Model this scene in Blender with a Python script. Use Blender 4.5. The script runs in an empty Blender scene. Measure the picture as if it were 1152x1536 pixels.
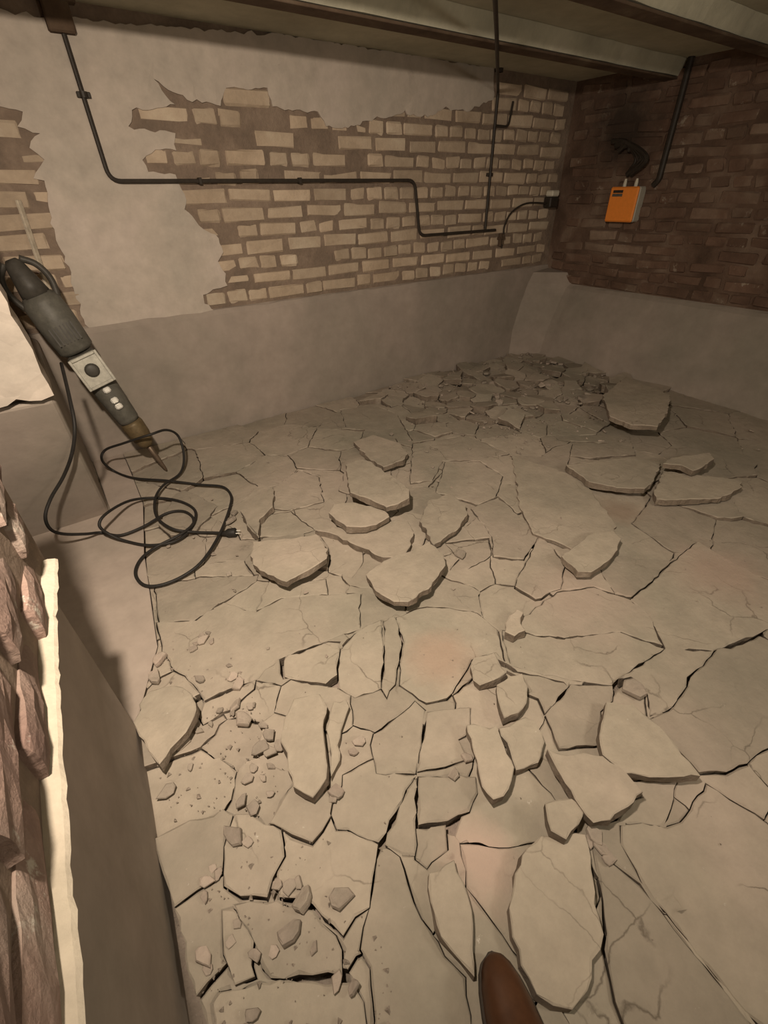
import bpy, bmesh, math, random
from mathutils import Vector, Matrix, noise
from mathutils.geometry import delaunay_2d_cdt
random.seed(7)
SC = bpy.context.scene
COL = SC.collection
# ------------------------------------------------------------------ camera
F_PX, CAM_H = 680.0, 1.2
PITCH, ROLL, AX = math.radians(35.0), math.radians(-1.2), math.radians(55.5)
def _cam_basis():
    up = Vector((0, -math.cos(PITCH), -math.sin(PITCH)))
    fw = Vector((0, -math.sin(PITCH), math.cos(PITCH)))
    rt = Vector((1, 0, 0))
    M = Matrix(((math.cos(ROLL), -math.sin(ROLL), 0), (math.sin(ROLL), math.cos(ROLL), 0), (0, 0, 1)))
    up, fw, rt = M @ up, M @ fw, M @ rt
    wx = math.cos(AX) * fw + math.sin(AX) * rt
    b = math.pi / 2 - AX
    wy = math.cos(b) * fw - math.sin(b) * rt
    return Matrix((wx, wy, up))          # camera (x right, y down, z forward) -> world
WM = _cam_basis()
EYE = Vector((0, 0, CAM_H))
def ray(x, y):
    return WM @ Vector(((x - 576) / F_PX, (y - 768) / F_PX, 1.0))
def at_z(x, y, z=0.0):
    r = ray(x, y); return EYE + r * ((z - CAM_H) / r.z)
def at_y(x, y, d):
    r = ray(x, y); return EYE + r * (d / r.y)
def at_x(x, y, d):
    r = ray(x, y); return EYE + r * (d / r.x)
cam = bpy.data.cameras.new('camera'); cam_o = bpy.data.objects.new('camera', cam); COL.objects.link(cam_o)
R = WM @ Vector((1, 0, 0)); U = WM @ Vector((0, -1, 0)); B = WM @ Vector((0, 0, -1))
cam_o.matrix_world = Matrix(((R.x, U.x, B.x, 0), (R.y, U.y, B.y, 0), (R.z, U.z, B.z, CAM_H), (0, 0, 0, 1)))
cam.sensor_fit = 'VERTICAL'; cam.sensor_height = 36.0; cam.lens = F_PX / 1536 * 36
cam.clip_start = 0.02
SC.camera = cam_o
# ------------------------------------------------------------------ world, lamps, exposure
world = bpy.data.worlds.new('world'); SC.world = world; world.use_nodes = True
world.node_tree.nodes['Background'].inputs[0].default_value = (1.0, 0.86, 0.68, 1)
world.node_tree.nodes['Background'].inputs[1].default_value = 0.13
def lamp(name, loc, aim, power, radius, color, cone):
    d = bpy.data.lights.new(name, 'SPOT'); d.energy = power; d.shadow_soft_size = radius; d.color = color
    d.spot_size = math.radians(cone); d.spot_blend = 1.0
    o = bpy.data.objects.new(name, d); o.location = loc; COL.objects.link(o)
    o.rotation_euler = (Vector(aim) - Vector(loc)).to_track_quat('-Z', 'Y').to_euler(); return o
lamp('work_lamp', (-.09, .30, 1.70), (.75, 1.75, .30), 66, .035, (1.0, .84, .67), 142)
fill = bpy.data.lights.new('fill_light', 'POINT'); fill.energy = 9; fill.shadow_soft_size = .12; fill.color = (1.0, .90, .74)   # unseen fill light added behind the camera to lift ceiling and walls
fill_o = bpy.data.objects.new('fill_light', fill); fill_o.location = (1.3, -.85, 1.25); COL.objects.link(fill_o)
SC.view_settings.view_transform = 'Standard'; SC.view_settings.look = 'None'
SC.view_settings.gamma = 1.0; SC.view_settings.use_curve_mapping = False
SC.view_settings.exposure = 1.55

# ------------------------------------------------------------------ helpers
def obj(name, bm, mat, parent=None, smooth=False, norm=True):
    me = bpy.data.meshes.new(name)
    if norm: bmesh.ops.recalc_face_normals(bm, faces=bm.faces[:])
    bm.to_mesh(me); bm.free()
    if smooth:
        for p in me.polygons: p.use_smooth = True
    if mat: me.materials.append(mat)
    if any(p.material_index == 1 for p in me.polygons): me.materials.append(M_FRAC)
    o = bpy.data.objects.new(name, me); COL.objects.link(o)
    if parent: o.parent = parent
    return o
def inst(name, me, parent, mw):
    o = bpy.data.objects.new(name, me); COL.objects.link(o)
    if parent: o.parent = parent; o.matrix_world = mw
    else: o.matrix_world = mw
    return o
def struct(o): o['kind'] = 'structure'; return o
def tag(o, label, cat, group=None):
    o['label'] = label; o['category'] = cat
    if group: o['group'] = group
    return o
def empty(name, loc, label, cat, group=None):
    o = bpy.data.objects.new(name, None); COL.objects.link(o); o.location = loc; o.empty_display_size = .05
    return tag(o, label, cat, group)
def to_local(o, parent_loc):
    """mesh built in world coordinates, parented to an unrotated empty at parent_loc"""
    o.data.transform(Matrix.Translation(-Vector(parent_loc)))
    return o
def add_box(bm, lo, hi, bevel=0.0, M=None, jit=0.0):
    lo, hi = Vector(lo), Vector(hi)
    vs = [bm.verts.new((x, y, z)) for x in (lo.x, hi.x) for y in (lo.y, hi.y) for z in (lo.z, hi.z)]
    fs = []
    for f in ((0,1,3,2),(4,6,7,5),(0,4,5,1),(2,3,7,6),(0,2,6,4),(1,5,7,3)):
        fs.append(bm.faces.new([vs[i] for i in f]))
    geo = set(vs)
    if bevel:
        es = set(e for f in fs for e in f.edges)
        r = bmesh.ops.bevel(bm, geom=list(es), offset=bevel, segments=1, affect='EDGES', profile=.5)
        geo = set(v for f in r['faces'] for v in f.verts)
    for v in geo:
        if jit: v.co += Vector((random.uniform(-jit, jit), random.uniform(-jit, jit), random.uniform(-jit, jit)))
        if M: v.co = M @ v.co
    return geo
def frame_of(d):
    d = d.normalized()
    a = Vector((0, 0, 1)) if abs(d.z) < .9 else Vector((1, 0, 0))
    u = d.cross(a).normalized(); return u, d.cross(u).normalized()
def catmull(pts, n=8):
    P = [Vector(p) for p in pts]; P = [P[0] * 2 - P[1]] + P + [P[-1] * 2 - P[-2]]
    out = []
    for i in range(1, len(P) - 2):
        for k in range(n):
            t = k / n; a, b, c, d = P[i-1], P[i], P[i+1], P[i+2]
            out.append(.5 * ((2*b) + (c-a)*t + (2*a-5*b+4*c-d)*t*t + (3*b-a-3*c+d)*t**3))
    out.append(P[-2]); return out
def add_tube(bm, pts, r, seg=10, caps=True):
    pts = [Vector(p) for p in pts]; rings = []; u = None
    for i, p in enumerate(pts):
        t = (pts[min(i+1, len(pts)-1)] - pts[max(i-1, 0)]).normalized()
        if u is None: u, _ = frame_of(t)
        u = (u - t * u.dot(t)).normalized(); w = t.cross(u)
        rr = r[i] if isinstance(r, (list, tuple)) else r
        rings.append([bm.verts.new(p + (u * math.cos(a) + w * math.sin(a)) * rr) for a in [2*math.pi*k/seg for k in range(seg)]])
    for a, b in zip(rings, rings[1:]):
        for k in range(seg): bm.faces.new((a[k], a[(k+1) % seg], b[(k+1) % seg], b[k]))
    if caps: bm.faces.new(rings[0]); bm.faces.new(rings[-1])
def add_lathe(bm, M, prof, seg=20, sx=1.0, sy=1.0):
    """prof: list of (z along the axis, radius)"""
    rings = []
    for z, r in prof:
        rings.append([bm.verts.new(M @ Vector((sx*r*math.cos(a), sy*r*math.sin(a), z))) for a in [2*math.pi*k/seg for k in range(seg)]])
    for a, b in zip(rings, rings[1:]):
        for k in range(seg): bm.faces.new((a[k], a[(k+1) % seg], b[(k+1) % seg], b[k]))
    bm.faces.new(rings[0]); bm.faces.new(rings[-1])

# ------------------------------------------------------------------ materials
def mat_new(name, rough=.9):
    m = bpy.data.materials.new(name); m.use_nodes = True
    nt = m.node_tree; b = nt.nodes['Principled BSDF']; b.inputs['Roughness'].default_value = rough
    if 'Specular IOR Level' in b.inputs: b.inputs['Specular IOR Level'].default_value = .25
    return m, nt, b
def N(nt, t, **kw):
    n = nt.nodes.new(t)
    for k, v in kw.items(): setattr(n, k, v)
    return n
def noise_tex(nt, vec, scale, detail=6, rough=.6, dist=0.0):
    n = N(nt, 'ShaderNodeTexNoise'); n.inputs['Scale'].default_value = scale
    n.inputs['Detail'].default_value = detail; n.inputs['Roughness'].default_value = rough
    n.inputs['Distortion'].default_value = dist
    nt.links.new(vec, n.inputs['Vector']); return n.outputs['Fac']
def ramp(nt, fac, stops):
    r = N(nt, 'ShaderNodeValToRGB'); e = r.color_ramp.elements
    while len(e) < len(stops): e.new(.5)
    for el, (p, c) in zip(e, stops): el.position = p; el.color = (*c, 1) if len(c) == 3 else c
    nt.links.new(fac, r.inputs[0]); return r.outputs[0]
def mixc(nt, fac, a, b, mode='MIX'):
    m = N(nt, 'ShaderNodeMix', data_type='RGBA', blend_type=mode)
    for s, v in ((0, fac), (6, a), (7, b)):
        if isinstance(v, (int, float)): m.inputs[s].default_value = v
        elif isinstance(v, tuple): m.inputs[s].default_value = (*v, 1)
        else: nt.links.new(v, m.inputs[s])
    return m.outputs[2]
def wpos(nt): return N(nt, 'ShaderNodeNewGeometry').outputs['Position']
def bump(nt, b, h, strength, dist=.01, prev=None):
    n = N(nt, 'ShaderNodeBump'); n.inputs['Strength'].default_value = strength; n.inputs['Distance'].default_value = dist
    nt.links.new(h, n.inputs['Height'])
    if prev is not None: nt.links.new(prev, n.inputs['Normal'])
    nt.links.new(n.outputs[0], b.inputs['Normal']); return n.outputs[0]
def dusty(name, c1, c2, c3, scale=2.5, fine=60, bs=.5, rnd=.1, blot=None, bd=.004):
    m, nt, b = mat_new(name, .95); p = wpos(nt)
    col = ramp(nt, noise_tex(nt, p, scale, 5, .55, .4), [(.3, c1), (.52, c2), (.72, c3)])
    f2 = noise_tex(nt, p, scale * 7, 8, .7)
    col = mixc(nt, .5, col, ramp(nt, f2, [(.25, (.36, .36, .36)), (.75, (.64, .64, .64))]), 'OVERLAY')
    if blot:      # light dust or plaster specks
        col = mixc(nt, ramp(nt, noise_tex(nt, p, blot[1], 7, .75), [(blot[2], (0, 0, 0)), (blot[2] + .06, (1, 1, 1))]), col, blot[0])
    oi = N(nt, 'ShaderNodeObjectInfo')
    r = ramp(nt, oi.outputs['Random'], [(0, (1 - rnd,) * 3), (1, (1 + 0 * rnd,) * 3)])
    col = mixc(nt, 1.0, col, r, 'MULTIPLY')
    nt.links.new(col, b.inputs['Base Color'])
    n1 = bump(nt, b, noise_tex(nt, p, fine, 8, .7), bs, bd)
    bump(nt, b, noise_tex(nt, p, fine * .12, 5, .6), bs, bd * 4, n1)
    return m
def plain(name, c, rough=.6, metal=0.0, var=.25, scale=40, bs=.15):
    m, nt, b = mat_new(name, rough); p = wpos(nt)
    d = tuple(x * (1 - var) for x in c); e = tuple(min(1, x * (1 + var)) for x in c)
    nt.links.new(ramp(nt, noise_tex(nt, p, scale, 6, .7), [(.3, d), (.7, e)]), b.inputs['Base Color'])
    b.inputs['Metallic'].default_value = metal
    bump(nt, b, noise_tex(nt, p, scale * 3, 4, .6), bs, .002); return m

M_CONC = dusty('dusty_concrete', (.30, .272, .215), (.39, .335, .27), (.45, .375, .31), 1.7, 70, .45, .2, ((.55, .50, .43), 30, .66))
M_SLAB = dusty('lifted_concrete', (.34, .30, .24), (.405, .35, .28), (.45, .38, .31), 2.4, 70, .45, .14, ((.55, .50, .42), 28, .67))
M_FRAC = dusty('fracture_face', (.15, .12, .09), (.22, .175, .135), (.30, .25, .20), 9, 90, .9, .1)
M_STRIP = dusty('smooth_dusty_concrete', (.36, .31, .26), (.40, .335, .285), (.44, .36, .31), 1.2, 50, .18, .02)
M_BED = dusty('rubble_bed', (.25, .21, .17), (.34, .28, .23), (.42, .33, .28), 5, 45, 1.0, .02, ((.46, .41, .35), 45, .6), .01)
M_RUB = dusty('rubble_chunks', (.30, .26, .21), (.38, .32, .265), (.46, .37, .31), 6, 80, .6, .3)
M_REND = dusty('grey_render', (.26, .23, .19), (.32, .27, .23), (.38, .315, .27), 1.4, 35, .2, .02)
M_PLAS = dusty('old_plaster', (.39, .35, .30), (.47, .41, .35), (.53, .455, .40), 2.2, 40, .25, .02, ((.25, .19, .15), 16, .67))
M_BRICK = dusty('whitewashed_brick', (.42, .325, .235), (.54, .43, .32), (.62, .52, .40), 3.0, 80, .5, .28)
M_MORT = dusty('brown_mortar', (.17, .13, .10), (.22, .165, .125), (.28, .215, .165), 7, 60, 1.0, .02)
M_RBR = dusty('sooty_brick', (.10, .06, .042), (.17, .105, .075), (.27, .20, .15), 2.6, 60, .7, .3, ((.34, .28, .22), 9, .60))
M_RMO = dusty('sooty_mortar', (.08, .05, .035), (.14, .09, .065), (.22, .16, .12), 3.5, 50, 1.0, .02)
M_NBR = dusty('pink_brick', (.24, .155, .13), (.32, .225, .185), (.38, .31, .26), 5, 60, .8, .3, ((.52, .47, .40), 14, .60), .006)
M_LIP = dusty('pale_plaster_lip', (.36, .32, .25), (.44, .39, .31), (.50, .44, .36), 4, 60, .5, .02)
M_CEIL = dusty('ceiling_screed', (.38, .36, .28), (.47, .45, .35), (.54, .51, .41), 2.0, 30, .4, .02, ((.48, .45, .38), 9, .68))
M_BEAM = dusty('rusty_steel', (.07, .045, .03), (.11, .075, .05), (.17, .13, .09), 5, 60, .5, .02)
M_PIPE = plain('black_conduit', (.035, .028, .022), .5)
M_CORD = plain('black_rubber', (.022, .02, .018), .55)
M_GREY = plain('grey_plastic', (.10, .095, .08), .5)
M_DARK = plain('dark_housing', (.055, .05, .042), .5)
M_ALU = plain('worn_aluminium', (.40, .385, .33), .4, .15)
M_CHROME = plain('bright_steel', (.80, .78, .72), .3, .25, .1)
M_OLIVE = plain('olive_brown_casting', (.13, .095, .05), .5, .2)
def stain(m, spots):
    nt = m.node_tree; b = nt.nodes['Principled BSDF']; src = b.inputs['Base Color'].links[0].from_socket; p = wpos(nt)
    for (c, r_, col, amt) in spots:
        d = N(nt, 'ShaderNodeVectorMath', operation='DISTANCE'); nt.links.new(p, d.inputs[0]); d.inputs[1].default_value = c
        n_ = noise_tex(nt, p, 7, 5, .7); ad = N(nt, 'ShaderNodeMath', operation='MULTIPLY_ADD'); nt.links.new(n_, ad.inputs[0]); ad.inputs[1].default_value = r_ * 1.2; nt.links.new(d.outputs['Value'], ad.inputs[2])
        src = mixc(nt, ramp(nt, ad.outputs[0], [(r_ * .9, (amt,) * 3), (r_ * 1.7, (0, 0, 0))]), src, col)
    nt.links.new(src, b.inputs['Base Color'])
stain(M_RBR, [((3.70, 2.38, 1.55), .30, (.045, .032, .024), .85)]); stain(M_RMO, [((3.70, 2.38, 1.55), .30, (.035, .026, .02), .85)])
def hairlines(m, scale, w, amt):
    nt = m.node_tree; b = nt.nodes['Principled BSDF']; src = b.inputs['Base Color'].links[0].from_socket; p = wpos(nt)
    n_ = N(nt, 'ShaderNodeTexNoise'); n_.inputs['Scale'].default_value = 6; n_.inputs['Detail'].default_value = 6; nt.links.new(p, n_.inputs['Vector'])
    va = N(nt, 'ShaderNodeVectorMath', operation='MULTIPLY_ADD'); nt.links.new(n_.outputs['Color'], va.inputs[0]); va.inputs[1].default_value = (.14, .14, .14); nt.links.new(p, va.inputs[2])
    vo = N(nt, 'ShaderNodeTexVoronoi', feature='DISTANCE_TO_EDGE'); vo.inputs['Scale'].default_value = scale; nt.links.new(va.outputs[0], vo.inputs['Vector'])
    line = ramp(nt, vo.outputs['Distance'], [(0, (1, 1, 1)), (w, (0, 0, 0))])
    mask = ramp(nt, noise_tex(nt, p, 3.2, 3, .6), [(.50, (0, 0, 0)), (.60, (amt,) * 3)])
    f = mixc(nt, 1.0, line, mask, 'MULTIPLY')
    nt.links.new(mixc(nt, f, src, (.10, .08, .06)), b.inputs['Base Color'])
hairlines(M_CONC, 4.2, .012, .75); hairlines(M_SLAB, 5.5, .010, .5)
_s = [at_z(660, 985), at_z(720, 1290), at_z(930, 765), at_z(1090, 860), at_z(870, 900)]
for m_ in (M_CONC, M_BED):
    stain(m_, [(_s[0], .13, (.40, .275, .205), .55), (_s[1], .10, (.50, .37, .31), .7), (_s[2], .12, (.27, .20, .15), .7), (_s[3], .2, (.40, .29, .235), .6), (_s[4], .22, (.42, .33, .275), .6)])
M_STEEL = plain('dull_steel', (.20, .15, .11), .45, .7)
M_ORANGE = plain('orange_plastic', (.85, .27, .045), .45, 0, .06)
M_PLASTIC = plain('light_grey_plastic', (.42, .40, .34), .5, 0, .08)
M_LEATHER = plain('brown_leather', (.062, .027, .013), .42, 0, .3, 18, .12)
M_SOLE = plain('dark_sole', (.04, .03, .022), .7)
M_SOCK = plain('dark_sock', (.05, .025, .02), .95)
M_WOOD = plain('pale_wood', (.48, .42, .33), .8)
M_WHITE = plain('dirty_white_plastic', (.62, .58, .48), .5, 0, .1)

# ------------------------------------------------------------------ room shell
XL, XR, YB, YF, ZC = -.26, 3.70, 2.82, -1.3, 1.84
PIER_TOP = 1.03
XD = -1.5                                  # space beyond the doorway on the left
bm = bmesh.new(); add_box(bm, (XD, YF, -.2), (XR + .3, YB + .2, -.05)); floor = struct(obj('floor', bm, M_BED))
bm = bmesh.new(); add_box(bm, (XD, YF, ZC), (XR + .3, YB + .2, ZC + .1)); ceil = struct(obj('ceiling', bm, M_CEIL))
bm = bmesh.new(); add_box(bm, (XD, YB, -.06), (XR + .3, YB + .2, ZC)); wback = struct(obj('wall_back', bm, M_MORT))
bm = bmesh.new(); add_box(bm, (XR, YF, -.06), (XR + .3, YB, ZC)); wright = struct(obj('wall_right', bm, M_RMO))
bm = bmesh.new(); add_box(bm, (XD, YF - .1, -.06), (XR + .3, YF, ZC)); wfront = struct(obj('wall_front', bm, M_REND))
bm = bmesh.new()
add_box(bm, (-.55, YF, -.06), (XL, .93, PIER_TOP))           # near low wall
wl = struct(obj('wall_left', bm, M_MORT))
bm = bmesh.new()
add_box(bm, (-.55, 1.80, .685), (-.15, YB, ZC)); add_box(bm, (-.55, 2.24, -.06), (-.10, YB, .66))        # far pier, undercut at its foot
add_box(bm, (XD, .93, -.06), (XD + .05, YB, ZC))
wl2 = struct(obj('wall_left', bm, M_MORT))
# grey rendered plinths
def lump_prism(name, prof, p0, p1, mat, parent, n=40, jit=.004):
    """prof: (offset outwards, z); swept from p0 to p1, outward = left-hand normal given by sign of the profile"""
    bm = bmesh.new(); p0, p1 = Vector(p0), Vector(p1); d = (p1 - p0); o = Vector((d.y, -d.x, 0)).normalized(); rows = []
    for i in range(n + 1):
        c = p0 + d * (i / n)
        rows.append([bm.verts.new(c + o * (a + (noise.noise(Vector((c.x * 3, c.y * 3, z * 4))) * jit * 2 if 0 < k < len(prof) - 1 else 0)) + Vector((0, 0, z + (noise.noise(Vector((c.x * 9, c.y * 9, 5))) * jit * 2.5 if 1 < k < len(prof) - 1 else 0)))) for k, (a, z) in enumerate(prof)])
    for a, b in zip(rows, rows[1:]):
        for k in range(len(prof) - 1): bm.faces.new((a[k], a[k+1], b[k+1], b[k]))
    bm.faces.new(rows[0]); bm.faces.new(rows[-1])
    return obj(name, bm, mat, parent)
lump_prism('render_band', [(0, -.05), (.035, -.05), (.033, .2), (.03, .45), (.026, .655), (.012, .68), (0, .685)], (-.15, YB, 0), (XR, YB, 0), M_REND, wback)
lump_prism('render_band', [(0, -.05), (.20, -.05), (.16, .2), (.09, .42), (.035, .53), (.015, .55), (0, .56)], (XR, YB, 0), (XR, YF, 0), M_REND, wright)
bm = bmesh.new()                                        # rounded render fillet in the far corner
prof = [(.42, -.05), (.40, .2), (.34, .42), (.28, .56), (.22, .64), (0, .66)]
rows = []
for r_, z in prof:
    rows.append([bm.verts.new((XR - r_ * (1 - t) , YB - r_ * 1.0 * t - .0, z)) for t in [k / 8 for k in range(9)]])
for a, b in zip(rows, rows[1:]):
    for k in range(8):
        try: bm.faces.new((a[k], a[k+1], b[k+1], b[k]))
        except ValueError: pass
bmesh.ops.remove_doubles(bm, verts=bm.verts[:], dist=1e-5)
obj('corner_fillet', bm, M_REND, wback)
def band_x(y): return -.154 - .09 * min(1, max(0, (1.16 - y) / 1.0)) if y > .2 else -.24
bm = bmesh.new(); rows = []
for i in range(61):
    y = YF + (.93 - YF) * i / 60; n_ = .004 * noise.noise(Vector((y * 5, 0, 0)))
    rows.append([bm.verts.new(p) for p in ((XL, y, -.05), (band_x(y), y, -.05), (band_x(y) - .002 + n_, y, .3), (band_x(y) - .006 + n_, y, .60), (XL, y, .60))])
for a, b in zip(rows, rows[1:]):
    for k in range(4): bm.faces.new((a[k], a[k+1], b[k+1], b[k]))
bm.faces.new(rows[0]); bm.faces.new(rows[-1]); obj('render_band', bm, M_REND, wl)
def lip_x(y): return -.137 - .045 * (1 - math.exp(-max(0, .92 - y) / .4))
bm = bmesh.new()
q_ = [bm.verts.new(p) for p in ((-.55, 2.2, -.05), (-.065, 2.2, -.05), (-.065, YB - .035, -.05), (-.55, YB - .035, -.05), (-.55, 1.785, .675), (-.065, 1.785, .675), (-.065, YB - .035, .675), (-.55, YB - .035, .675))]
for f in ((0,1,2,3),(4,5,6,7),(0,1,5,4),(1,2,6,5),(2,3,7,6),(3,0,4,7)): bm.faces.new([q_[i] for i in f])
bmesh.ops.bevel(bm, geom=bm.edges[:], offset=.02, segments=3, affect='EDGES', profile=.5); obj('render_band', bm, M_REND, wl2)

# ------------------------------------------------------------------ bricks
def brick_mesh(name, mat, sx, sy, sz, bev, jit, rough=0.0):
    bm = bmesh.new(); add_box(bm, (-sx/2, -sy/2, -sz/2), (sx/2, sy/2, sz/2), bev, None, jit)
    bmesh.ops.recalc_face_normals(bm, faces=bm.faces[:])
    me = bpy.data.meshes.new(name); bm.to_mesh(me); bm.free(); me.materials.append(mat); return me
def in_poly(p, poly):
    c = False; j = len(poly) - 1
    for i in range(len(poly)):
        a, b = poly[i], poly[j]
        if (a[1] > p[1]) != (b[1] > p[1]) and p[0] < (b[0]-a[0]) * (p[1]-a[1]) / (b[1]-a[1]) + a[0]: c = not c
        j = i
    return c
COURSE = .0785
# plaster still on the back wall: outlines in pixels, put on the wall's plane
PL_MAIN = [(-60,10),(180,36),(430,50),(600,72),(640,140),(600,172),(560,178),(530,190),(488,190),(476,168),(408,160),(400,132),(338,132),(330,160),(280,150),(230,118),(262,158),(198,166),(192,190),(224,196),(262,200),(264,226),(232,224),(214,240),(222,258),(262,262),(268,276),(278,300),(276,314),(292,330),(304,344),(322,352),(334,378),(326,392),(338,410),(340,428),(304,442),(306,456),(322,466),(318,484),(296,494),(250,494),(205,500),(170,502),(150,500),(128,486),(112,440),(104,400),(84,360),(74,318),(66,270),(50,268),(66,240),(44,222),(60,200),(26,190),(34,168),(-60,150)]
pl_poly = [(at_y(x, y, YB).x, at_y(x, y, YB).z) for x, y in PL_MAIN]
pl_poly = [(max(-.14, x), min(ZC, z)) for x, z in pl_poly]
PL_TOP2 = [(600,60),(700,84),(740,96),(738,150),(700,168),(668,160),(640,176),(610,172),(596,150)]
pl2 = [(at_y(x, y, YB).x, min(ZC, at_y(x, y, YB).z)) for x, y in PL_TOP2]
def jag(poly, step=.03, amp=.007, seed=0.0):
    out = []
    for i in range(len(poly)):
        a = Vector(poly[i]).to_2d() if len(poly[i]) == 2 else Vector(poly[i][:2]); b = Vector(poly[(i+1) % len(poly)][:2])
        n = max(1, int((b - a).length / step)); d = (b - a); nrm = Vector((-d.y, d.x)).normalized() if d.length > 1e-6 else Vector((0, 0))
        for k in range(n):
            p = a + d * (k / n)
            off = (noise.noise(Vector((p.x * 23, p.y * 23, seed))) + .6 * noise.noise(Vector((p.x * 61, p.y * 61, seed + 3)))) * amp * (1.6 if k else .5)
            out.append(p + nrm * off)
    return out
def wall_sheet(name, poly, y, th, mat, parent, seed):
    P = jag(poly, .02, .009, seed)
    # interior grid so that the sheet can undulate
    xs = [p.x for p in P]; zs = [p.y for p in P]; vs = list(P); n0 = len(P)
    g = .05; x = min(xs)
    while x < max(xs):
        z = min(zs)
        while z < max(zs):
            q = Vector((x + random.uniform(-.01, .01), z + random.uniform(-.01, .01)))
            if in_poly(q, P) and min((q - p).length for p in P) > .02: vs.append(q)
            z += g
        x += g
    r = delaunay_2d_cdt(vs, [], [list(range(n0))], 1, 1e-5)
    bm = bmesh.new(); V = []
    edge_n = {}
    for f in r[2]:
        for i in range(len(f)):
            e = tuple(sorted((f[i], f[(i+1) % len(f)]))); edge_n[e] = edge_n.get(e, 0) + 1
    bd = set(i for e, c in edge_n.items() if c == 1 for i in e)
    for i, p in enumerate(r[0]):
        t = th * (1 + .5 * noise.noise(Vector((p.x * 4, p.y * 4, seed)))) * (.75 if i in bd else 1)
        V.append(bm.verts.new((p.x, y - t, p.y)))
    for f in r[2]:
        try: bm.faces.new([V[i] for i in f])
        except ValueError: pass
    top = bm.faces[:]
    be = [e for e in bm.edges if len(e.link_faces) == 1]
    ex = bmesh.ops.extrude_edge_only(bm, edges=be)
    for v in ex['geom']:
        if isinstance(v, bmesh.types.BMVert): v.co.y = y + .001
    bmesh.ops.delete(bm, geom=[v for v in bm.verts if not v.link_faces], context='VERTS')
    return obj(name, bm, mat, parent)
wall_sheet('plaster_patch', pl_poly, YB, .013, M_PLAS, wback, 1.3)
wall_sheet('plaster_patch', pl2, YB, .010, M_PLAS, wback, 5.1)
hd = [brick_mesh('brick', M_BRICK, .112, .03, .064, .008, .0045) for _ in range(7)]
st = [brick_mesh('brick', M_BRICK, .235, .03, .064, .008, .0045) for _ in range(7)]
for k in range(15):
    z = .70 + .035 + COURSE * k - .0
    if z + .03 > ZC: break
    x = -.12 + (.06 if k % 2 else 0) + random.uniform(-.015, .015)
    head = (k % 2 == 0)
    while x < XR - .06:
        h = head if random.random() < .86 else not head
        w = .124 if h else .247
        if x + w > XR: h = True; w = .124
        if x + w > XR: break
        c = (x + w / 2, z)
        mass = [in_poly((c[0] + dx, c[1] + dz), pl_poly) or in_poly((c[0] + dx, c[1] + dz), pl2) for dx in (-w*.3, 0, w*.3) for dz in (-.02, .02)]
        if sum(mass) < 5:
            missing = random.random() < (.16 if z > 1.33 and x < 1.9 else .02)
            if not missing:
                me = random.choice(hd if h else st)
                proud = random.uniform(.003, .010)
                if sum(mass): proud = .001
                s = random.uniform(.9, 1.03)
                M = Matrix.Translation((c[0] + random.uniform(-.003, .003), YB + .015 - proud, z + random.uniform(-.004, .004))) @ Matrix.Rotation(random.uniform(-.03, .03), 4, 'Y') @ Matrix.Diagonal((s * random.choice((1, -1)), 1, random.uniform(.9, 1.06), 1))
                inst('brick', me, wback, M)
        x += w
# right wall: dark irregular bricks laid along y
rh = [brick_mesh('brick', M_RBR, .04, .115, .062, .008, .006) for _ in range(6)]
rs = [brick_mesh('brick', M_RBR, .04, .235, .062, .008, .006) for _ in range(6)]
for k in range(17):
    z = .60 + COURSE * k
    if z + .03 > ZC: break
    y = YB - .04 - random.uniform(0, .1)
    while y > .55:
        h = random.random() < .5; w = .124 if h else .247
        if random.random() > .07:
            M = Matrix.Translation((XR + .018 - random.uniform(.003, .014), y - w/2, z + random.uniform(-.006, .006))) @ Matrix.Rotation(random.uniform(-.05, .05), 4, 'X') @ Matrix.Diagonal((1, random.uniform(.88, 1), random.uniform(.85, 1.08), 1))
            inst('brick', random.choice(rh if h else rs), wright, M)
        y -= w

# near left pier: chunky rough bricks standing proud over the render, pale lip below
bm = bmesh.new(); rows = []
def mortar_bed():
    for i in range(41):
        y = YF + (.925 - YF) * i / 40; x = -.137 - .045 * (1 - math.exp(-max(0, .92 - y) / .4)) - .024 + .004 * noise.noise(Vector((y * 9, 0, 0)))
        rows.append([bm.verts.new(p) for p in ((-.30, y, .605), (x, y, .605), (x + .003, y, .8), (x, y, PIER_TOP), (-.30, y, PIER_TOP))])
    for a, b in zip(rows, rows[1:]):
        for k in range(5): bm.faces.new((a[k], a[(k+1) % 5], b[(k+1) % 5], b[k]))
    bm.faces.new(rows[0]); bm.faces.new(rows[-1]); obj('mortar_bed', bm, M_MORT, wl)
mortar_bed()
def rough_brick(L, D, H, mat, name='brick'):
    """front is +x; broken faces"""
    bm = bmesh.new(); nx, nz = 7, 4; sd = random.uniform(0, 99)
    rows = []
    for j in range(nz + 1):
        row = []
        for i in range(nx + 1):
            y = (i / nx - .5) * L; z = (j / nz - .5) * H
            e = (i in (0, nx)) + (j in (0, nz))
            row.append(bm.verts.new((D/2 - .0045 * e + random.uniform(-.0018, .0018), y + random.uniform(-.003, .003), z + random.uniform(-.003, .003))))
        rows.append(row)
    for j in range(nz):
        for i in range(nx): bm.faces.new((rows[j][i], rows[j][i+1], rows[j+1][i+1], rows[j+1][i]))
    be = [e for e in bm.edges if len(e.link_faces) == 1]
    ex = bmesh.ops.extrude_edge_only(bm, edges=be)
    for v in ex['geom']:
        if isinstance(v, bmesh.types.BMVert): v.co.x = -D/2
    bmesh.ops.recalc_face_normals(bm, faces=bm.faces[:])
    me = bpy.data.meshes.new(name); bm.to_mesh(me); bm.free(); me.materials.append(mat); return me
LIPZ = .635
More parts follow.
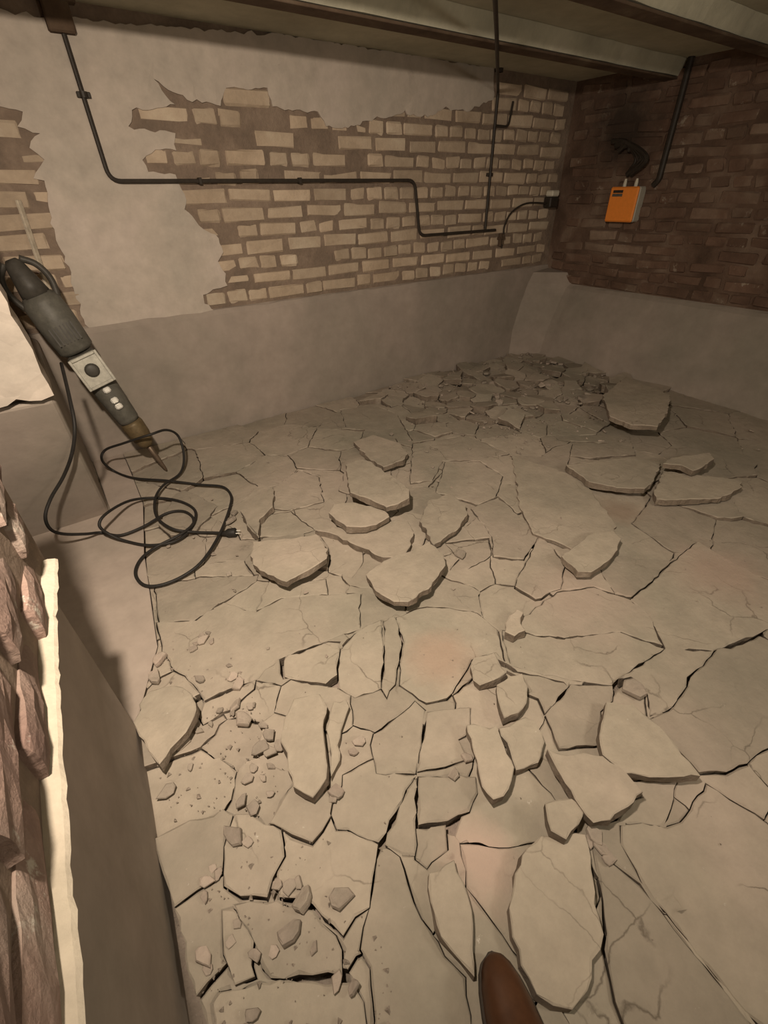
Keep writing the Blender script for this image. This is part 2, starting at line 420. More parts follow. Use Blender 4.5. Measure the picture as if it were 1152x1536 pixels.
nb = [rough_brick(.235, .07, .064, M_NBR) for _ in range(6)]
nh = [rough_brick(.112, .07, .064, M_NBR) for _ in range(3)]
for k in range(15):
    z = LIPZ + .038 + COURSE * k
    if z > PIER_TOP - .02: break
    yend = .93 + [0, .0, .10, .03, .12, .02][k % 6]
    y = yend; first = True
    while y > YF:
        h = first and k % 2 == 1; w = .124 if h else .247
        if h is False and first: w = .247
        if y > -.6:
            inst('brick', random.choice(nh if h else nb), wl, Matrix.Translation((lip_x(y - w/2) - .049 + random.uniform(-.004, .004), y - w/2, z)) @ Matrix.Rotation(random.uniform(-.02, .02), 4, 'X') @ Matrix.Rotation(.045, 4, 'Z') @ Matrix.Diagonal((1, random.uniform(.94, 1), random.uniform(.93, 1.05), 1)))
        y -= w; first = False
bm = bmesh.new()       # pale plaster lip, broken edge
rows = []
for i in range(111):
    y = -.75 + 1.66 * i / 110
    a = .003 * noise.noise(Vector((y * 14, 0, 0))) + .0035 * noise.noise(Vector((y * 60, 2, 0)))
    rows.append([bm.verts.new(p) for p in ((XL, y, LIPZ - .02), (lip_x(y) - .008 + a, y, LIPZ - .012), (lip_x(y) + a, y, LIPZ), (lip_x(y) - .004 + a * .6, y, LIPZ + .004), (lip_x(y) - .016, y, LIPZ + .008), (XL, y, LIPZ + .008))])
for a, b in zip(rows, rows[1:]):
    for k in range(5): bm.faces.new((a[k], a[k+1], b[k+1], b[k]))
bm.faces.new(rows[0]); bm.faces.new(rows[-1])
obj('plaster_lip', bm, M_LIP, wl)
# far pier above the plinth: lumpy plastered end face towards the doorway, brick side set back
bm = bmesh.new()
P = [(-.55, .69), (-.30, .695), (-.22, .685), (-.16, .70), (-.10, .682), (-.062, .69), (-.066, .80), (-.072, .9), (-.08, 1.1), (-.085, ZC), (-.55, ZC)]
PJ = jag(P, .03, .006, 8.8); vs = list(PJ)
x = -.53
while x < -.09:
    z = .71
    while z < ZC - .02:
        vs.append(Vector((x, z))); z += .035
    x += .035
r = delaunay_2d_cdt(vs, [], [list(range(len(PJ)))], 1, 1e-5)
V = [bm.verts.new((p.x, 1.765 + .010 * noise.noise(Vector((p.x * 9, p.y * 9, 1))) + .004 * noise.noise(Vector((p.x * 30, p.y * 30, 1))), p.y)) for p in r[0]]
for f in r[2]: bm.faces.new([V[i] for i in f])
ex = bmesh.ops.extrude_edge_only(bm, edges=[e for e in bm.edges if len(e.link_faces) == 1])
for v in ex['geom']:
    if isinstance(v, bmesh.types.BMVert): v.co.y = 1.95
obj('plaster_patch', bm, M_PLAS, wl2)
sb = [brick_mesh('brick', M_BRICK, .03, .235, .064, .008, .005) for _ in range(3)]
for k in range(14):
    z = .73 + COURSE * k
    y = YB - .03 - (.12 if k % 2 else 0)
    while y - .247 > 1.95:
        inst('brick', random.choice(sb), wl2, Matrix.Translation((-.158 + random.uniform(0, .006), y - .124, z))); y -= .247

# ceiling beams
def ibeam(y, zb, x0, x1, w=.085, h=.09, t=.010):
    bm = bmesh.new()
    add_box(bm, (x0, y - w/2, zb), (x1, y + w/2, zb + t), .002)
    add_box(bm, (x0, y - .006, zb + t), (x1, y + .006, zb + h), 0)
    return obj('steel_beam', bm, M_BEAM)
for y, lab in ((2.12, 'rusty steel beam under the ceiling, nearest the pale brick back wall'), (1.50, 'rusty steel beam under the ceiling at the top right corner of the photo')):
    tag(ibeam(y, 1.752, XD + .05, XR, .09, .088), lab, 'beam')
# darker screeded haunches between beam and ceiling
for y in (2.12, 1.50):
    bm = bmesh.new()
    for s in (-1, 1):
        rows = []
        for i in range(41):
            x = XD + .06 + (XR - XD - .07) * i / 40; a = .012 * noise.noise(Vector((x * 7, y * 3 + s, 0)))
            rows.append([bm.verts.new(p) for p in ((x, y + s * .007, 1.765), (x, y + s * (.042 + a), 1.766), (x, y + s * (.075 + a), ZC - .001), (x, y + s * .007, ZC - .001))])
        for a, b in zip(rows, rows[1:]):
            for k in range(4): bm.faces.new((a[k], a[(k+1) % 4], b[(k+1) % 4], b[k]))
        bm.faces.new(rows[0]); bm.faces.new(rows[-1])
    obj('beam_haunch', bm, M_CEIL, ceil)

# ------------------------------------------------------------------ broken floor
C = {'A': (180, 600, 2.88), 'B': (560, 600, 2.88), 'C': (752, 600, 2.88), 'D': (180, 860, 2.88), 'E': (480, 860, 2.88),
     'F': (752, 860, 2.88), 'G': (180, 1136, 2.2154), 'H': (600, 1136, 2.087), 'P': (0, 0, 1.0), 'Q': (576, 380, 2.0), 'R': (200, 380, 2.0)}
def px(tagc, pts):
    ox, oy, s = C[tagc]; return [(ox + u / s, oy + v / s) for u, v in pts]
BASE = [
 ('D', [(160,215),(330,205),(450,130),(590,170),(700,110),(890,95),(1040,90),(1040,240),(900,290),(740,350),(690,370),(600,455),(360,550),(330,500),(220,400),(180,340)]),
 ('D', [(360,560),(590,455),(580,500),(480,590),(360,655),(340,620)]),
 ('D', [(740,355),(900,295),(950,300),(940,440),(890,480),(760,465),(710,450),(715,350)]),
 ('E', [(120,290),(180,240),(265,200),(275,330),(265,495),(150,530),(80,490),(75,410),(90,325)]),
 ('E', [(275,200),(320,190),(355,290),(345,350),(325,480),(290,540),(262,495),(280,340)]),
 ('E', [(330,190),(430,150),(560,150),(680,170),(770,240),(800,390),(760,340),(660,370),(640,410),(550,540),(460,560),(345,480),(350,350),(360,290)]),
 ('P', [(752,943),(846,957),(929,947),(997,973),(922,1021),(919,1027),(856,1020),(766,999)]),
 ('F', [(700,325),(920,335),(870,400),(800,450),(800,490),(740,580),(640,620),(620,500),(560,450),(500,460)]),
 ('F', [(930,330),(1040,310),(1110,270),(1180,300),(1300,420),(1260,700),(1000,850),(850,864),(640,640),(720,600),(790,510),(830,430)]),
 ('F', [(80,200),(240,80),(400,60),(560,110),(640,180),(700,310),(520,250),(280,280),(80,270)]),
 ('P', [(1047,812),(1099,843),(1152,871),(1190,930),(1137,950),(1071,975),(999,971),(992,957),(974,922),(946,898),(981,867)]),
 ('F', [(20,420),(270,470),(290,490),(190,610),(160,540),(110,520),(100,460)]),
 ('F', [(300,480),(480,485),(480,550),(430,600),(440,740),(250,760),(200,640),(190,615)]),
 ('F', [(500,500),(560,460),(620,500),(630,630),(560,640),(480,620),(470,560)]),
 ('P', [(640,1068),(706,1061),(706,1096),(688,1110),(702,1138),(668,1150),(626,1158),(633,1117)]),
 ('E', [(410,550),(455,590),(440,740),(415,864),(240,864),(220,740),(230,690),(330,620)]),
 ('P', [(564,1136),(625,1160),(618,1172),(568,1262),(505,1244),(496,1222),(514,1163)]),
 ('G', [(985,70),(980,330),(935,325),(880,290),(960,80)]),
 ('P', [(627,1165),(715,1165),(717,1189),(705,1217),(672,1232),(627,1239)]),
 ('H', [(50,222),(145,205),(150,290),(100,330),(85,350),(45,320)]),
 ('G', [(345,300),(380,190),(430,190),(540,240),(550,330),(510,400),(490,465),(400,465),(345,430)]),
 ('G', [(542,240),(640,290),(700,200),(860,290),(850,350),(830,500),(780,530),(740,600),(640,490),(530,465),(520,390)]),
 ('G', [(380,490),(480,480),(520,480),(640,510),(720,590),(740,640),(740,730),(640,730),(500,735),(470,700),(450,620)]),
 ('G', [(340,510),(378,500),(447,600),(440,690),(450,730),(380,760),(340,600)]),
 ('G', [(310,820),(330,780),(500,745),(640,740),(770,745),(810,810),(820,886),(840,1150),(300,1150)]),
 ('G', [(850,350),(870,290),(930,330),(960,420),(1000,540),(1080,660),(1150,730),(1180,1150),(860,1150),(830,700),(800,640),(830,500)]),
 ('H', [(600,270),(660,330),(750,400),(860,540),(1070,800),(1250,1040),(800,1040),(700,835),(660,700),(640,600),(640,500)]),
 ('H', [(690,210),(830,215),(880,200),(960,80),(1152,200),(1400,500),(1300,1000),(1080,800),(860,530),(760,400),(690,270)]),
 ('H', [(710,70),(870,70),(860,130),(830,215),(700,205),(650,210),(760,120)]),
 ('P', [(232,880),(300,866),(388,862),(385,872),(336,902),(291,931),(239,935)]),
 ('P', [(406,868),(430,876),(489,867),(492,891),(423,898),(385,917)]),
 ('A', [(850,575),(950,590),(1050,650),(1050,700),(1000,770),(900,740),(910,690),(900,640)]),
 ('P', [(706,763),(747,746),(810,801),(786,840),(740,836),(738,806)]),
 ('B', [(310,620),(500,600),(510,670),(410,730),(330,740),(370,690)]),
 ('B', [(660,700),(720,580),(830,700),(810,820),(700,864),(610,810)]),
 ('A', [(390,500),(520,440),(600,370),(660,380),(655,460),(600,500),(600,600),(520,600),(500,560)]),
 ('A', [(600,500),(740,480),(840,560),(760,585),(600,590)]),
 ('A', [(660,380),(770,300),(860,330),(880,440),(740,480),(660,470)]),
 ('B', [(0,20),(100,60),(170,180),(100,170),(0,140),(-120,120),(-140,40)]),
 ('B', [(170,190),(400,150),(590,230),(470,260),(300,265),(255,350),(160,360)]),
 ('B', [(310,270),(460,270),(560,330),(530,420),(460,460),(400,440),(270,400)]),
 ('B', [(590,240),(720,245),(790,200),(860,190),(840,280),(930,270),(870,330),(700,300)]),
 ('C', [(300,180),(420,190),(560,180),(580,240),(380,255),(240,240)]),
 ('P', [(395,925),(480,1000),(470,1018),(425,1020),(420,990)]),
]
RAISED = [  # tag, outline, height of the top, tilt (rise towards image right, image bottom), label
 ('A', [(570,600),(760,590),(850,575),(900,650),(895,690),(830,735),(720,795),(660,765),(600,735),(570,705),(565,650)], .070, (.05,.06), 'pale lifted slab piece right of the cable plug, six-sided with a dark broken front edge'),
 ('P', [(548,858),(575,838),(620,822),(645,810),(665,832),(668,850),(647,881),(612,905),(591,903),(563,885)], .075, (.06,.05), 'pale lifted slab piece at the floor middle, tip propped over a black gap'),
 ('P', [(518,695),(535,688),(555,690),(575,705),(600,722),(614,735),(614,748),(598,757),(580,762),(545,745),(525,738)], .112, (.02,.02), 'round-topped slab piece lying on others above the crescent shaped one'),
 ('P', [(492,768),(500,755),(527,752),(580,764),(584,775),(565,787),(541,791),(520,789),(500,775)], .076, (.01,.02), 'crescent shaped slab piece in the middle, below the round-topped piece'),
 ('P', [(472,793),(500,790),(545,794),(590,781),(612,781),(621,800),(612,825),(600,838),(575,836),(530,815),(500,800)], .035, (.02,.01), 'long wedge shaped slab piece directly below the crescent piece'),
 ('P', [(629,780),(643,749),(675,739),(699,758),(702,770),(688,794),(650,818),(645,810),(640,795)], .045, (.05,.03), 'slab piece with a rounded right edge, right of the wedge shaped piece'),
 ('P', [(530,660),(560,650),(600,665),(612,682),(605,692),(575,702),(556,690)], .045, (.04,.03), 'slab piece with a curled dark lip behind the round-topped piece'),
 ('D', [(75,560),(55,640),(80,700),(160,820),(175,830),(220,760),(290,690),(325,620),(330,560),(310,520),(270,485),(200,480),(120,500)], .060, (.07,.03), 'smooth pinkish slab piece at the left edge beside the grey plinth'),
 ('P', [(425,1075),(440,1045),(480,1040),(490,1060),(485,1090),(492,1150),(490,1170),(470,1198),(455,1190),(440,1180),(430,1140),(420,1110)], .048, (.08,.03), 'upright oblong slab piece with a deep dark crack along its right side'),
 ('P', [(493,1082),(500,1052),(520,1048),(525,1060),(512,1095),(510,1140),(497,1165),(494,1120)], .025, (.03,.02), 'narrow sliver of slab in the dark crack right of the upright oblong piece'),
 ('P', [(765,1012),(783,1010),(792,1030),(790,1055),(778,1070),(757,1077),(748,1050),(745,1025)], .040, (.06,.04), 'small slab piece with a black curved right edge, above the square one'),
 ('P', [(749,1090),(775,1080),(788,1074),(803,1082),(813,1100),(812,1134),(808,1145),(775,1155),(768,1138)], .030, (.04,.04), 'squarish grey slab piece framed by black gaps left of the big slab'),
 ('P', [(700,1085),(745,1088),(757,1120),(772,1152),(768,1172),(755,1195),(740,1200),(722,1180),(715,1140)], .045, (.05,.05), 'tapering slab piece with a ragged lower tip left of the squarish piece'),
 ('P', [(822,1120),(850,1130),(905,1132),(940,1160),(965,1190),(950,1205),(915,1232),(890,1235),(870,1210),(835,1150)], .065, (.05,.07), 'big lifted slab piece at lower right with a black shadow under its front tip'),
 ('P', [(910,1050),(950,1055),(990,1090),(1050,1167),(1000,1168),(935,1160),(905,1130),(900,1100)], .045, (.05,.05), 'grey triangular slab piece with a sharp right corner'),
 ('E', [(650,400),(665,360),(750,340),(805,430),(780,450),(690,485),(660,460)], .030, (.04,.05), 'small five-sided slab piece standing alone right of the pinkish floor stain'),
 ('H', [(90,360),(170,320),(200,390),(225,480),(232,690),(190,640),(130,560),(95,450)], .032, (.06,.0), 'pale leaf shaped slab piece left of the shoe tip'),
 ('H', [(380,300),(440,240),(580,240),(598,350),(625,500),(625,600),(600,690),(540,790),(480,780),(430,740),(380,650),(350,560),(350,430)], .030, (.03,.01), 'large grey slab piece with chipped rounded bottom, right of the shoe'),
 ('H', [(455,140),(540,125),(580,160),(560,210),(520,260),(470,230)], .060, (.02,.08), 'white dusted lump of concrete left of the big slab front tip'),
 ('P', [(905,590),(940,560),(1005,595),(1000,622),(985,645),(945,640),(915,625)], .110, (.05,.06), 'thick dark slab piece at the far right, topmost of the far rubble'),
 ('C', [(700,270),(730,245),(900,228),(920,255),(870,290),(830,305),(780,280)], .090, (.03,.02), 'flat slab piece with a notched front edge below the thick dark one'),
 ('C', [(660,400),(700,300),(1030,350),(1040,380),(940,430),(800,430),(670,425)], .045, (.03,.03), 'long flat slab piece close to the right wall with a thin black front edge'),
 ('C', [(280,275),(560,245),(690,275),(660,350),(620,385),(500,380),(380,350)], .056, (.02,.02), 'broad flat slab piece left of the long flat one by the right wall'),
 ('P', [(768,683),(872,715),(890,740),(925,790),(918,820),(880,832),(800,800),(780,760)], .014, (.005,.005), 'large smooth flat slab piece in the right half, behind the ragged stepped one'),
 ('P', [(405,730),(411,733),(409,760),(390,778),(388,808),(372,790),(360,765)], .035, (.04,.02), 'small slab piece just behind the cable plug'),
 ('C', [(390,745),(480,680),(520,600),(480,560),(400,570),(300,640),(260,670),(330,740)], .056, (.02,.03), 'ragged slab piece with a stepped black front edge right of centre'),
 ('E', [(800,210),(850,150),(880,170),(868,215),(885,245),(840,272),(800,250)], .035, (.05,.04), 'small curled flake of concrete right of the pinkish floor stain'),
]
def world_poly(tagc, pts, z=0.0):
    return [at_z(x, y, z).to_2d() for x, y in px(tagc, pts)]
def clean(poly):
    out = []
    for p in poly:
        if not out or (p - out[-1]).length > .004: out.append(p)
    return out
def inset_loop(loop, d):
    """loop ccw list of 2d vectors; returns inward-offset copies (d may be callable)"""
    n = len(loop); out = []
    for i in range(n):
        a, b, c = loop[i-1], loop[i], loop[(i+1) % n]
        t = (c - a)
        if t.length < 1e-7: out.append(b.copy()); continue
        t.normalize(); nrm = Vector((-t.y, t.x)); out.append(b + nrm * (d(b) if callable(d) else d))
    return out
def area(l): return .5 * sum(l[i-1].x * l[i].y - l[i].x * l[i-1].y for i in range(len(l)))
def slab_bm(loop, z, th, tilt=(0, 0), seed=0.0, gap=.0035, chip=.005, bm=None):
    """a broken piece of slab: flat top, chipped arris, ragged side"""
    if area(loop) < 0: loop = loop[::-1]
    own = bm is None
    if own: bm = bmesh.new()
    c = sum(loop, Vector((0, 0))) / len(loop)
    def top(p): return z + tilt[0] * (p.x - c.x) + tilt[1] * (p.y - c.y)
    g = lambda p: gap * (1 + 1.2 * noise.noise(Vector((p.x * 30, p.y * 30, seed))))
    outer = inset_loop(loop, g)
    inner = inset_loop(loop, lambda p: g(p) + chip * max(.25, 1 + 1.8 * noise.noise(Vector((p.x * 40, p.y * 40, seed + 7)))))
    low = inset_loop(loop, lambda p: g(p) + th * .25 * noise.noise(Vector((p.x * 18, p.y * 18, seed + 11))))
    vi = [bm.verts.new((p.x, p.y, top(p))) for p in inner]
    vo = [bm.verts.new((p.x, p.y, top(p) - chip * .9)) for p in outer]
    vl = [bm.verts.new((p.x, p.y, top(p) - th * (.85 + .3 * noise.noise(Vector((p.x * 9, p.y * 9, seed)))))) for p in low]
    n = len(loop)
    r = delaunay_2d_cdt([Vector((v.co.x, v.co.y)) for v in vi], [], [list(range(n))], 1, 0.0)
    ok = len(r[0]) == n
    if ok:
        for f in r[2]:
            try: bm.faces.new([vi[i] for i in f]); 
            except ValueError: pass
            try: bm.faces.new([vl[i] for i in reversed(f)])
            except ValueError: pass
    else:
        bm.faces.new(vi); bm.faces.new(list(reversed(vl)))
    for i in range(n):
        j = (i + 1) % n
        bm.faces.new((vo[i], vo[j], vi[j], vi[i])); bm.faces.new((vl[i], vl[j], vo[j], vo[i])).material_index = 1
    return bm

# dense tessellation of the floor: traced cracks first, cells in between
seeds = []
x = -.2
def dens(x, y):
    if x > 1.7 and y > 1.5 and x + y > 3.9: return .115
    if x < .25 and y < 1.2: return .12
    if x < 2.0 and y > 2.05: return .30
    if x > 1.5 and y < 1.6: return .30
    return .20
tries = 0
while tries < 9000 and len(seeds) < 420:
    tries += 1
    p = Vector((random.uniform(-.1, XR - .2), random.uniform(-.5, YB - .03)))
    d = dens(p.x, p.y) * random.uniform(.8, 1.25)
    if all((p - q).length > d for q in seeds): seeds.append(p)
LEFT_EDGE = [(-.20, -.7), (-.20, .45), (-.17, 1.0), (-.11, 1.13), (-.067, 1.225), (.0, 1.75), (.08, 2.164), (.09, 2.45), (.10, 2.80)]
def left_x(y):
    for a, b in zip(LEFT_EDGE, LEFT_EDGE[1:]):
        if a[1] <= y <= b[1]: return a[0] + (b[0] - a[0]) * (y - a[1]) / (b[1] - a[1])
    return LEFT_EDGE[0][0]
def clip(poly, a, n):
    out = []
    for i in range(len(poly)):
        p, q = poly[i-1], poly[i]; dp, dq = (p - a).dot(n), (q - a).dot(n)
        if (dp <= 0) != (dq <= 0): out.append(p + (q - p) * (dp / (dp - dq)))
        if dq <= 0: out.append(q)
    return out
floor_out = [Vector((XR - .19, -.7)), Vector((XR - .19, YB - .06))] + [Vector(p) for p in reversed(LEFT_EDGE)]
floor_out = [Vector((-.2, -.7)), Vector((XR - .19, -.7)), Vector((XR - .19, YB - .045)), Vector((-.2, YB - .045))]
cells = []
for s in seeds:
    poly = list(floor_out)
    for q in seeds:
        if q is s or (q - s).length > .9: continue
        poly = clip(poly, (q + s) / 2, (q - s).normalized())
        if len(poly) < 3: break
    if len(poly) >= 3: cells.append(poly)
def ekey(p): return (round(p.x, 4), round(p.y, 4))
def jag_shared(poly):
    out = []
    for i in range(len(poly)):
        a, b = poly[i], poly[(i+1) % len(poly)]
        flip = ekey(a) > ekey(b)
        p, q = (b, a) if flip else (a, b)
        n = max(1, int((q - p).length / .022)); d = q - p
        if d.length < 1e-5: continue
        nrm = Vector((-d.y, d.x)).normalized(); pts = []
        for k in range(n + 1):
            t = k / n; w = p + d * t
            env = math.sin(math.pi * t) ** .5 if 0 < t < 1 else 0
            pts.append(w + nrm * env * (.018 * noise.noise(Vector((w.x * 9, w.y * 9, 3))) + .007 * noise.noise(Vector((w.x * 40, w.y * 40, 9)))))
        if flip: pts.reverse()
        out += pts[:-1]
    return out
polys = []; kinds = []
strip = [Vector((-.205, .95))] + [Vector(p) for p in LEFT_EDGE[2:]] + [Vector((-.06, 2.80)), Vector((-.06, 2.19)), Vector((-.55, 2.19)), Vector((-.55, .95))]
polys.append(strip); kinds.append('strip')
for t_, pts in BASE: polys.append(jag(clean(world_poly(t_, pts)), .022, .005, 2.0)); kinds.append('traced')
for c in cells: polys.append(jag_shared(c)); kinds.append('cell')
V = []; FC = []
def sarea(l): return .5 * sum(l[i-1].x * l[i].y - l[i].x * l[i-1].y for i in range(len(l)))
polys = [[Vector(p[:2]) for p in P_] for P_ in polys]
polys = [P_ if sarea(P_) > 0 else P_[::-1] for P_ in polys]
for P_ in polys:
    i0 = len(V); V += [Vector(p) for p in P_]; FC.append(list(range(i0, i0 + len(P_))))
r = delaunay_2d_cdt(V, [], FC, 1, 1e-4)
owner = {}
tris = []
vco = r[0]
bbs = [(min(p.x for p in P_), max(p.x for p in P_), min(p.y for p in P_), max(p.y for p in P_)) for P_ in polys]
last = 0
for f in r[2]:
    c = sum((vco[i] for i in f), Vector((0, 0))) / len(f)
    for k, b_ in enumerate(bbs):      # strip, then traced, then cells
        if b_[0] <= c.x <= b_[1] and b_[2] <= c.y <= b_[3] and in_poly(c, polys[k]):
            owner.setdefault(k, []).append(f); break
def components(faces):
    e2f = {}
    for n_, f in enumerate(faces):
        for i in range(len(f)): e2f.setdefault(tuple(sorted((f[i], f[(i+1) % len(f)]))), []).append(n_)
    seen = set(); out = []
    for n_ in range(len(faces)):
        if n_ in seen: continue
        st_ = [n_]; comp = []; seen.add(n_)
        while st_:
            a = st_.pop(); f = faces[a]; comp.append(f)
            for i in range(len(f)):
                for b in e2f[tuple(sorted((f[i], f[(i+1) % len(f)])))]:
                    if b not in seen: seen.add(b); st_.append(b)
        out.append(comp)
    return out
def farea(f): return .5 * sum(vco[f[i-1]].x * vco[f[i]].y - vco[f[i]].x * vco[f[i-1]].y for i in range(len(f)))
def border(faces):
    ed = set()
    for f in faces:
        for i in range(len(f)): ed.add((f[i], f[(i+1) % len(f)]))
    return [e for e in ed if (e[1], e[0]) not in ed]
def frag_bm(faces, z, th, tilt, seed, gap, chip, bm=None, c=None):
    if bm is None: bm = bmesh.new()
    bd = border(faces); nrm = {}
    for a, b in bd:
        d = vco[b] - vco[a]
        if d.length < 1e-9: continue
        n_ = Vector((-d.y, d.x)).normalized()
        for v in (a, b): nrm[v] = nrm.get(v, Vector((0, 0))) + n_
    ids = set(i for f in faces for i in f)
    def zz(p): return z + tilt[0] * (p.x - c.x) + tilt[1] * (p.y - c.y) + .004 * noise.noise(Vector((p.x * 6, p.y * 6, seed)))
    vi, vo, vl = {}, {}, {}
    for i in ids:
        p = vco[i]; n_ = nrm.get(i, Vector((0, 0)))
        if i in nrm and n_.length > 1e-6: n_ = n_.normalized()
        g = gap * (1 + 1.5 * noise.noise(Vector((p.x * 12, p.y * 12, seed))))
        ch = chip * max(.2, 1 + 2.2 * noise.noise(Vector((p.x * 45, p.y * 45, seed + 7))))
        q = p + n_ * (g + ch)
        vi[i] = bm.verts.new((q.x, q.y, zz(q)))
        if i in nrm:
            q = p + n_ * g; vo[i] = bm.verts.new((q.x, q.y, zz(q) - ch * .8))
            q = p + n_ * (g + th * .2 * (.6 + noise.noise(Vector((p.x * 20, p.y * 20, seed + 5))))); vl[i] = bm.verts.new((q.x, q.y, z - th))
    for f in faces:
        try: bm.faces.new([vi[i] for i in f])
        except ValueError: pass
    for a, b in bd:
        if a in vo and b in vo:
            try:
                bm.faces.new((vo[a], vo[b], vi[b], vi[a])); bm.faces.new((vl[a], vl[b], vo[b], vo[a])).material_index = 1
            except ValueError: pass
    return bm
frags = []
for k, fl in owner.items():
    fl = [f if farea(f) > 0 else f[::-1] for f in fl]
    for comp in components(fl):
        A_ = sum(farea(f) for f in comp)
        per = sum((vco[a] - vco[b]).length for a, b in border(comp))
        if kinds[k] == 'strip':
            if A_ > .01: frags.append(('strip', A_, comp))
            continue
        if A_ < .0005 or A_ / per < .0045: continue
        frags.append((kinds[k], A_, comp))
frags.sort(key=lambda t: -t[1])
n_parts = 0; rest = bmesh.new(); n_rest = 0
for i, (kd, A_, L) in enumerate(frags):
    c = sum((sum((vco[j] for j in f), Vector((0, 0))) / len(f) * farea(f) for f in L), Vector((0, 0))) / A_
    if kd == 'strip':
        obj('floor_strip', frag_bm(L, .004, .05, (0, 0), 1.0, .001, .002, None, c), M_STRIP, floor, norm=False); continue
    q = (WM.transposed() @ (Vector((c.x, c.y, 0)) - EYE))
    if q.z < .05: continue
    X_, Y_ = 576 + F_PX * q.x / q.z, 768 + F_PX * q.y / q.z
    if not (-150 < X_ < 1350 and 400 < Y_ < 1800): continue
    far = c.x > 1.7 and c.y > 1.5 and c.x + c.y > 3.9
    edge = c.x < .18 and c.y < 1.2
    if kd == 'traced': z = random.uniform(-.003, .006); tl = (random.uniform(-.02, .02), random.uniform(-.02, .02))
    elif far: z = random.uniform(-.01, .035); tl = (random.uniform(-.18, .18), random.uniform(-.18, .18))
    elif edge: z = random.uniform(-.02, .012); tl = (random.uniform(-.12, .12), random.uniform(-.12, .12))
    else: z = random.uniform(-.008, .008); tl = (random.uniform(-.035, .035), random.uniform(-.035, .035))
    sd = i * 1.37
    g = .0012 if kd == 'traced' else .0016
    if n_parts < 290:
        obj('slab_fragment', frag_bm(L, z, .045, tl, sd, g, .003, None, c), M_CONC, floor, norm=False); n_parts += 1
    else: frag_bm(L, z, .045, tl, sd, g, .003, rest, c); n_rest += 1
if n_rest: o = obj('slab_crumbs', rest, M_CONC, floor, norm=False); o['kind'] = 'stuff'
else: rest.free()
print('fragments', n_parts, n_rest, 'seeds', len(seeds))

# loose pieces lying on the broken floor
IR = Vector((math.sin(AX), -math.cos(AX)))            # image right, on the floor
ID = Vector((-math.cos(AX), -math.sin(AX)))           # towards the viewer
for i, (t_, pts, z, (tr, td), lab) in enumerate(RAISED):
    L = jag(clean(world_poly(t_, pts, z)), .018, .0062, 3.0 + i)
    if area(L) < 0: L.reverse()
    g = IR * tr + ID * td
    o = obj('concrete_slab_piece', slab_bm(L, z, z + .004 if z < .036 else .033, (g.x, g.y), 50 + i * 2.1, .0005, .0028), M_SLAB)
    c = sum(L, Vector((0, 0))) / len(L); cc = Vector((c.x, c.y, z))
    to_local(o, cc); o.location = cc
    tag(o, lab, 'concrete slab', 'broken slab pieces lying loose on the floor'); o['kind'] = 'thing'
# rubble chunks
def chunk_mesh(name, mat, s, sd):
    rs = random.Random(sd); n = rs.choice((5, 6, 7)); bm = bmesh.new(); h = s * rs.uniform(.35, .7); fl = rs.uniform(.55, 1)
    an = sorted(rs.uniform(0, 6.283) for _ in range(n)); an = [a * .4 + .6 * 6.283 * k / n for k, a in enumerate(an)]
    rr = [s * rs.uniform(.75, 1.25) for _ in an]
    rings = []
    for q, z in ((.93, -h/2), (1.03, -h*.1), (1.0, h*.35), (.86, h/2)):
        rings.append([bm.verts.new((r_ * q * math.cos(a), r_ * q * fl * math.sin(a), z + s * rs.uniform(-.07, .07))) for a, r_ in zip(an, rr)])
    for a, b in zip(rings, rings[1:]):
        for k in range(n): bm.faces.new((a[k], a[(k+1) % n], b[(k+1) % n], b[k]))
    bm.faces.new(rings[0][::-1]); bm.faces.new(rings[-1])
    me = bpy.data.meshes.new(name); bm.to_mesh(me); bm.free(); me.materials.append(mat); return me
chm = [chunk_mesh('concrete_chunk', M_RUB, .02, k * 3.3) for k in range(8)]
def scatter(region, n, s0, s1):
    out = []
    for _ in range(n):
        for _t in range(30):
            x, y = random.uniform(region[0], region[1]), random.uniform(region[2], region[3])
            if x > left_x(y) + .01 and x < XR - .22: break
        s = s0 * (s1 / s0) ** (random.random() ** 2)
        out.append((x, y, s))
    return out
big = scatter((-.18, .10, .1, 1.25), 60, .5, 1.4) + scatter((2.0, 3.45, 1.6, 2.7), 90, .7, 1.9) + scatter((.0, 1.6, .8, 2.2), 35, .3, .7) + scatter((1.3, 3.4, .6, 2.3), 40, .4, .9)
for (u, v, s) in [(505,1190,1.0),(500,1200,.7),(345,785,1.5),(352,772,1.0),(600,905,1.1),(890,1255,1.1),(900,1275,.9),(912,1290,.8),(880,1265,.7),(405,1105,1.0),(420,1120,.8),(395,1090,.7),(405,1130,.9),(540,1115,.9),(530,1130,.7),(380,1215,.9),(365,1205,.8),(950,1040,1.6),(680,1165,.9),(700,1140,.8),(690,835,1.3)]:
    p = at_z(u, v, 0); big.append((p.x, p.y, s))
for x, y, s in big:
    inst('concrete_chunk', random.choice(chm), floor, Matrix.Translation((x, y, .004 + .008 * s)) @ Matrix.Rotation(random.uniform(0, 6.28), 4, 'Z') @ Matrix.Rotation(random.uniform(-.5, .5), 4, 'X') @ Matrix.Scale(s, 4))
bm = bmesh.new()
small = scatter((-.2, 3.5, -.1, 2.75), 700, .05, .2) + scatter((-.2, .12, -.1, 1.25), 500, .08, .4) + scatter((1.9, 3.5, 1.4, 2.75), 900, .2, .6)
